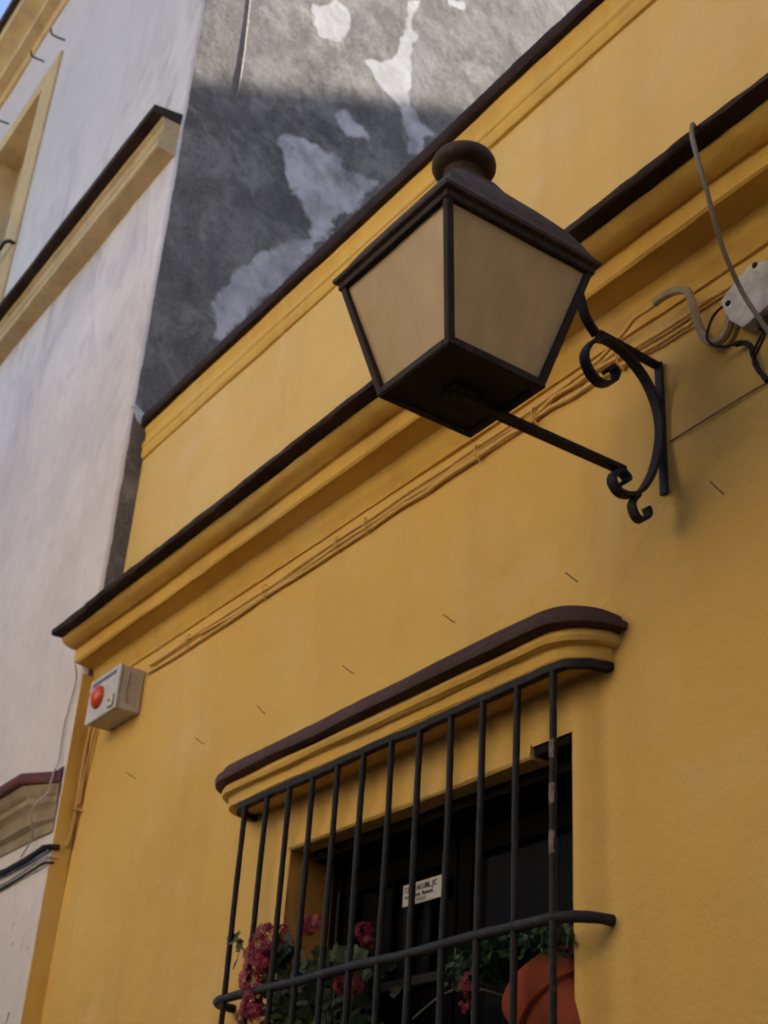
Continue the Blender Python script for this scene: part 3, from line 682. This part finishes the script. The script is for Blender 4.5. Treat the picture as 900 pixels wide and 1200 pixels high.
for i,(x,z) in enumerate([(-2.216,3.114),(-2.695,3.175),(-3.170,3.178),(-3.679,3.202),(-4.072,3.205),(-4.591,3.213),(-1.754,3.149)]):
    m=MB(); L=random.uniform(.03,.042); dx=random.uniform(-.006,.006); up=random.uniform(.010,.02)
    m.tube([(x,.004,z-.003),(x+dx*.4,-L*.5,z+up*.35),(x+dx,-L,z+up)],.0015,6,4)
    tag(m.build('nail',M['rust']),['rusty nail in the yellow wall above the right end of the window hood','rusty nail in the wall above the middle of the window hood','rusty nail in the wall above the left half of the window hood','rusty nail in the yellow wall just above the hood\'s left end','rusty nail in the wall left of the window hood','rusty nail in the wall below the alarm box','rusty nail in the wall right of the lantern bracket foot'][i],'nail','nails in the yellow wall')

# ------------------------------------------------------------------ white house
wh=empty('white_house',(-7,WY,0),'tall white house with ochre cornice and stained grey side wall, left of the yellow house','house')
WX0,WX1,WZ0,WZ1=-9.05,-8.07,7.25,9.49
XS=CX-.3
m=wall_grid(rng(-14,XS,.14,(WX0,WX1)),rng(0,11.2,.14,(WZ0,WZ1)),WY,[(WX0,WX1,WZ0,WZ1)],.012,60)
for v in m.v:
    if v.x>XS-.001: v.y=WY
for a,b in (((WX0,WY,WZ0),(WX0,WY,WZ1)),((WX1,WY,WZ0),(WX1,WY,WZ1)),((WX0,WY,WZ1),(WX1,WY,WZ1)),((WX0,WY,WZ0),(WX1,WY,WZ0))):
    a=Vector(a);b=Vector(b);d=Vector((0,.28,0)); m.add([a,b,b+d,a+d],[(0,1,2,3)],1)
m.box((-14,9,0),(XS,9.05,11.2)); m.box((-14.05,WY,0),(-14,9,11.2)); m.box((-14,.05,11.12),(XS,9,11.2))
m.build('front_wall',[M['white'],M['ochre_trim']],wh)
# side wall with rounded, chipped corner
P1=[(0.624,8.197),(0.714,8.302),(0.850,8.297),(0.877,8.175),(0.793,7.990),(0.667,7.930),(0.608,8.027)]
P2=[(1.244,8.685),(1.332,8.748),(1.292,8.507),(1.321,8.319),(1.299,8.101),(1.325,7.841),(1.233,7.763),(1.108,7.837),(0.985,7.971),(1.041,8.040),(1.175,8.106),(1.216,8.288),(1.254,8.522)]
P3=[(1.568,8.919),(1.680,9.000),(1.664,8.922),(1.589,8.868)]
P4=[(1.247,7.793),(1.321,7.819),(1.481,7.706),(1.388,7.498),(1.338,7.468),(1.276,7.637)]
P5=[(0.808,7.457),(0.868,7.513),(0.987,7.458),(1.010,7.380),(0.929,7.367),(0.828,7.414)]
P6=[(0.481,7.022),(0.575,7.131),(0.758,7.154),(0.919,7.110),(1.113,7.099),(1.033,6.896),(0.869,6.636),(0.735,6.465),(0.643,6.776),(0.541,6.886)]
P7=[(0.236,5.925),(0.379,6.073),(0.493,6.287),(0.733,6.480),(0.869,6.636),(0.416,5.780),(0.284,5.573)]
P8=[(.05,6.35),(.28,6.5),(.42,6.2),(.3,5.95),(.1,5.9)]
def sd(p,poly):
    """signed distance to polygon, positive inside"""
    x,y=p; d=1e9; ins=False; k=len(poly)
    for i in range(k):
        ax,ay=poly[i]; bx,by=poly[(i+1)%k]
        ex,ey=bx-ax,by-ay; wx,wy=x-ax,y-ay; t=max(0,min(1,(wx*ex+wy*ey)/(ex*ex+ey*ey+1e-12)))
        d=min(d,(wx-ex*t)**2+(wy-ey*t)**2)
        if (ay>y)!=(by>y) and x<(bx-ax)*(y-ay)/(by-ay)+ax: ins=not ins
    d=math.sqrt(d); return d if ins else -d
pts=[(XS,WY),(XS+.1,WY),(XS+.2,WY),(CX-.06,WY),(CX-.03,WY),(CX-.014,WY+.001),(CX-.006,WY+.005),(CX-.001,WY+.013)]
ys=rng(WY+.03,2.2,.022)+rng(2.3,9,.35); pts+=[(CX,y) for y in ys]
sides=[0,0,0,0,0,0,.1,.2]+[.62 if y<WY+.04 else (.85 if y<WY+.06 else 1) for y in ys]
zz=rng(0,4.2,.3)+rng(4.25,9.3,.022)+rng(9.4,11.2,.3)
vs=[];A={'side':[],'patch':[],'lilac':[],'dark':[]}
for z in zz:
    for (x,y),sdv in zip(pts,sides):
        ch=noise.noise(Vector((x*8,y*8,z*6)))*.004 if y<.02 and x>XS+.15 else 0
        dv=noise.noise(Vector((y*1.5,z*1.5,70)))*.0025 if x==CX else 0
        vs.append((x+dv-ch,y+abs(ch) if x<CX else y,z))
        q=(y+.05*noise.noise(Vector((y*6,z*6,1)))+.02*noise.noise(Vector((y*18,z*18,1))),z+.05*noise.noise(Vector((y*6,z*6,5)))+.02*noise.noise(Vector((y*18,z*18,5))))
        f=lambda ps,w:max(0,min(1,.5+max(sd(q,p) for p in ps)/w))
        if x==CX and 5.3<z<9.3 and y<2:
            A['patch'].append(f((P1,P2,P3),.06)); A['lilac'].append(f((P4,P5,P6,P7),.09)); A['dark'].append(0.0)
        else:
            A['patch'].append(0.); A['lilac'].append(0.); A['dark'].append(0.)
        if x==CX and y<.9 and z<7.2:
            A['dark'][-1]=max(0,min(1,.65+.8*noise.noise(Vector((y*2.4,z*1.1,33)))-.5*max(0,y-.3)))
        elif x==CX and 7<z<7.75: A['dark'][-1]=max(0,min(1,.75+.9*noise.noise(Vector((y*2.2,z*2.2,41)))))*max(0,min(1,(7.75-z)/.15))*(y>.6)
        A['side'].append(sdv if not (z<3.8 and sdv<1) else (0 if x<CX else .5))
np_=len(pts); fs=[(j*np_+i,j*np_+i+1,(j+1)*np_+i+1,(j+1)*np_+i) for j in range(len(zz)-1) for i in range(np_-1)]
m=MB(); m.add(vs,fs); sw=m.build('side_wall',M['white'],wh)
for k_,v in A.items():
    at=sw.data.attributes.new(k_,'FLOAT','POINT'); at.data.foreach_set('value',v)
m=MB(); m.box((XS+.01,.02,11.10),(CX-.01,9,11.19)); m.box((XS+.01,8.9,0),(CX-.02,9,11.1)); m.build('roof',M['roof_tile'],wh,smooth=False)
# mid cornice
BK=.006
m=MB(); m.sweep([(WY+BK,6.805),(-.178,6.803),(-.174,6.786),(-.160,6.776),(-.158,6.716),(-.166,6.710),(-.168,6.690),(-.156,6.684),(-.154,6.668),(-.160,6.660),(-.176,6.656),(-.178,6.606),(-.170,6.600),(-.110,6.592),(WY+BK,6.585)],-14,CX-.004,.08,.004,2,seed=80)
mc=m.build('cornice',M['ochre_trim'],wh,angle=28)
m=MB(); m.sweep([(WY+BK,6.807),(-.196,6.805),(-.232,6.806),(-.237,6.812),(-.235,6.850),(-.228,6.855),(WY+BK,6.88)],-14,CX-.002,.08,.004,2,seed=85); m.build('cornice_cap',M['maroon'],mc,angle=50)
# eaves and gutter
m=MB(); m.sweep([(.0,10.36),(-.10,10.37),(-.12,10.42),(-.20,10.43),(-.20,10.52),(-.25,10.55),(-.33,10.57),(-.335,10.68),(.0,10.72)],-14,CX,.12,.004,2,seed=90); ev=m.build('eaves',M['ochre_trim'],wh,angle=28)
m=MB(); m.sweep([(-.0,10.722),(-.335,10.685),(-.375,10.69),(-.39,10.72),(-.38,10.76),(.0,10.86)],-14,CX,.12,.004,2,seed=95); m.build('gutter',M['maroon'],ev,angle=50)
# upper window: raised surround, recess, shutter, rail
m=MB(); y0=WY-.02
m.box((WX1,y0,WZ0-.1),(-7.775,WY+.02,WZ1+.16)); m.box((WX0-.3,y0,WZ1+.001),(WX1-.001,WY+.02,WZ1+.16)); m.box((WX0-.3,y0,WZ0-.1),(WX0,WY+.02,WZ1)); m.build('window_surround',M['ochre_trim'],wh,smooth=False,bevel=.006)
m=MB(); m.box((WX0,WY+.20,WZ0),(WX1,WY+.28,WZ1)); uw=m.build('upper_window',M['shutter'],wh,smooth=False)
m=MB(); m.box((WX0,WY+.19,WZ1-.5),(WX1,WY+.199,WZ1)); m.build('blind',M['ochre_trim'],uw,smooth=False)
m=MB()
for z in (7.78,): m.tube([(WX0-.1,WY-.07,z),(WX1+.02,WY-.07,z),(-7.80,WY-.07,z),(-7.79,WY,z)],.014,8,3)
for i in range(9): m.tube([(WX0+i*.12,WY-.07,7.2),(WX0+i*.12,WY-.07,7.78)],.007,6,1)
m.build('window_guard',M['iron'],wh)
# door hood
def wprof(prof,mi=0):
    m=MB(); vs=[]; k=len(prof)
    # plan line: along the front then a 45 degree return that dies on the corner
    def plan(off): return [(-7.4,WY-off),(-6.4,WY-off),(-5.8,WY-off),(-5.265-.0*off,WY-off),(-5.265+(.148)*(.98),WY-off*.07)]
    rows=[plan(o) for o,z in prof]; L=5
    for r,(o,z) in zip(rows,prof):
        for x,y in r: vs.append((x,y+noise.noise(Vector((x*6,z*6,2)))*.003,z+noise.noise(Vector((x*5,z*9,6)))*.005))
    fs=[(j*L+i,j*L+i+1,(j+1)*L+i+1,(j+1)*L+i) for j in range(k-1) for i in range(L-1)]
    fs+= [tuple(range(L))+tuple([]),tuple((k-1)*L+i for i in range(L-1,-1,-1))]
    return m.add(vs,fs)
m=wprof([(.0,3.305),(.100,3.303),(.096,3.285),(.080,3.262),(.070,3.255),(.068,3.232),(.045,3.215),(.036,3.195),(.034,3.165),(.012,3.150),(.008,3.115),(.0,3.11)]); dh=m.build('door_hood',M['cream_trim'],wh,angle=25)
m=wprof([(.0,3.375),(.110,3.352),(.122,3.345),(.124,3.312),(.116,3.305),(.0,3.307)]); m.build('hood_cap',M['red'],dh,angle=40)
# mortar dab where coping meets the party wall
m=MB()
bl=[(-.06,5.09),(-.02,5.06),(.00,5.05),(.02,5.035),(.035,5.005),(.02,4.985),(-.01,4.99),(-.035,5.01),(-.05,5.04),(-.075,5.07)]
k=len(bl); m.add([(CX+.001,a,b) for a,b in bl]+[(CX+.012+.004*noise.noise(Vector((a*40,b*40,0))),a*.9,(b-5.03)*.9+5.03) for a,b in bl],[tuple(range(k)),tuple(range(k,2*k))]+[(i,(i+1)%k,k+(i+1)%k,k+i) for i in range(k)])
m.build('mortar_patch',M['mortar'],wh)
cable('party_wall_cable',[(CX+.002,.15,9.2),(CX+.002,.185,8.3),(CX+.002,.195,8.002),(CX+.002,.207,7.632),(CX+.002,.212,7.415),(CX+.002,.210,7.15)],.0032,M['cable_grey'],'thin grey cable running straight down the sunlit top of the grey side wall',wob=.2)
for i,(x,z) in enumerate([(-7.817,9.801),(-8.287,9.976),(-8.967,9.839)]):
    m=MB(); m.tube([(x,WY+.01,z),(x,WY-.10,z-.01),(x+.01,WY-.12,z+.03)],.008,6,4)
    tag(m.build('hook',M['iron']),['small iron hook at the top corner of the upper window surround','iron hook in the white wall just left of the surround corner','iron hook in the white wall near the left frame edge'][i],'hook','hooks above the upper window')
m=MB(); m.tube([(-9.74,-.30,10.60),(-9.74,-.42,10.56),(-9.74,-.46,10.62),(-9.74,-.44,10.72)],.014,6,4); tag(m.build('gutter_bracket',M['iron']),'dark curved gutter bracket at the top left eaves','bracket')

# ------------------------------------------------------------------ street context out of frame (shades and bounces light)
rb=empty('rear_shade_block',(3,7,0),'unseen house-shaped block added behind the low yellow house, shading the grey wall','house')  # unseen block, added and shaped so its edge shades the grey wall
bx0,bx1,by0,by1=-4.2,9,5.6,12
z_at=lambda y:7.135+5.37+.5*(y-5.785)
m=MB(); ym=9.5
sec=[(by0,0),(by1,0),(by1,z_at(ym)-.9),(ym,z_at(ym)),(by0,z_at(by0))]
k=len(sec); m.add([(bx0,a,b) for a,b in sec]+[(bx1,a,b) for a,b in sec],[tuple(range(k)),tuple(range(2*k-1,k-1,-1))]+[(i,(i+1)%k,k+(i+1)%k,k+i) for i in range(k) if i not in (2,3)])
m.build('wall',M['shade_block'],rb,smooth=False)
m=MB(); m.box((-1.3,8,z_at(8)-.5),(bx1-.1,10,15.9)); m.build('shade_block_top',M['shade_block'],rb,smooth=False)  # raised box added to lift the shade on the wall opposite
m=MB(); m.add([(bx0-.02,by0-.05,z_at(by0)-.02),(bx1,by0-.05,z_at(by0)-.02),(bx1,ym,z_at(ym)+.01),(bx0-.02,ym,z_at(ym)+.01),(bx1,by1,z_at(ym)-.89),(bx0-.02,by1,z_at(ym)-.89)],[(0,1,2,3),(3,2,4,5)]); m.build('roof',M['roof_tile'],rb,smooth=False)
oh=empty('opposite_house',(-2,-5.2,0),'cream house front across the narrow street, behind the camera','house')
m=MB(); m.box((-16,-9,0),(9,-5.2,6.4)); m.build('wall',M['opp_wall'],oh,smooth=False)
m=MB(); m.box((-16,-5.1995,.001),(9,-5.185,2.1)); m.build('bounce_cut_band',M['maroon_hood'],oh,smooth=False)  # unseen dark band added to cut bounce light from below
m=MB(); m.box((-16,-5.199,6.4),(9,-5.0,6.6)); m.build('cornice',M['opp_wall'],oh,smooth=False)
m=MB(); m.box((-1.2,-8,6.61),(9,-5.3,8.8)); m.box((-1.2,-5.28,2.11),(9,-5.2,6.39)); m.build('sky_blocker',M['sky_blocker_tone'],oh,smooth=False)  # unseen dark block added to shut out sky on the right
for x in (-10,-6,-2,2,6):
    m=MB(); m.box((x-.5,-5.184,1.0),(x+.5,-5.15,2.6)); m.build('shutter',M['wood_edge'],oh,smooth=False)

# ------------------------------------------------------------------ camera
RM=[[0.5725291338890277,0.8177402684606646,0.059255752346587726],[-0.37396672743473347,0.3247770950467213,-0.8687167117678634],[-0.729629548209251,0.47520594679664246,0.49175200102192884]]
cam=bpy.data.cameras.new('camera'); co=bpy.data.objects.new('camera',cam); COL.objects.link(co)
rx,dn,fw=[Vector(r) for r in RM]
mw=Matrix((rx,-dn,-fw)).transposed().to_4x4(); mw.translation=Vector((0,-2,1.6)); co.matrix_world=mw
cam.sensor_fit='VERTICAL'; cam.sensor_height=24; cam.sensor_width=18; cam.lens=1646.1/1200*24
cam.clip_start=.05; cam.clip_end=500
cam.dof.use_dof=True; cam.dof.focus_distance=3.1; cam.dof.aperture_fstop=4.0
S.camera=co

# ------------------------------------------------------------------ light
SD=Vector((.11,.70,.65)).normalized()
sun=bpy.data.lights.new('sun','SUN'); sun.energy=4.6; sun.angle=R(.5); sun.color=(1,.94,.85)
so=bpy.data.objects.new('sun',sun); COL.objects.link(so); so.rotation_euler=SD.to_track_quat('Z','Y').to_euler(); so.location=(6,8,15)
W=bpy.data.worlds.new('World'); S.world=W; W.use_nodes=True
nt=W.node_tree; bg=nt.nodes['Background']
sky=nt.nodes.new('ShaderNodeTexSky'); sky.sky_type='NISHITA'; sky.sun_disc=False; sky.dust_density=.8; sky.ozone_density=2.0; sky.air_density=1.0
sky.sun_elevation=math.asin(SD.z); sky.sun_rotation=math.atan2(SD.x,SD.y)
nt.links.new(sky.outputs[0],bg.inputs['Color']); bg.inputs['Strength'].default_value=.055
S.view_settings.view_transform='Standard'; S.view_settings.look='None'; S.view_settings.gamma=1; S.view_settings.exposure=2.63
S.view_settings.use_curve_mapping=False
S.render.engine='CYCLES'
S.cycles.max_bounces=10; S.cycles.diffuse_bounces=6; S.cycles.transmission_bounces=6
S.cycles.filter_width=1.9
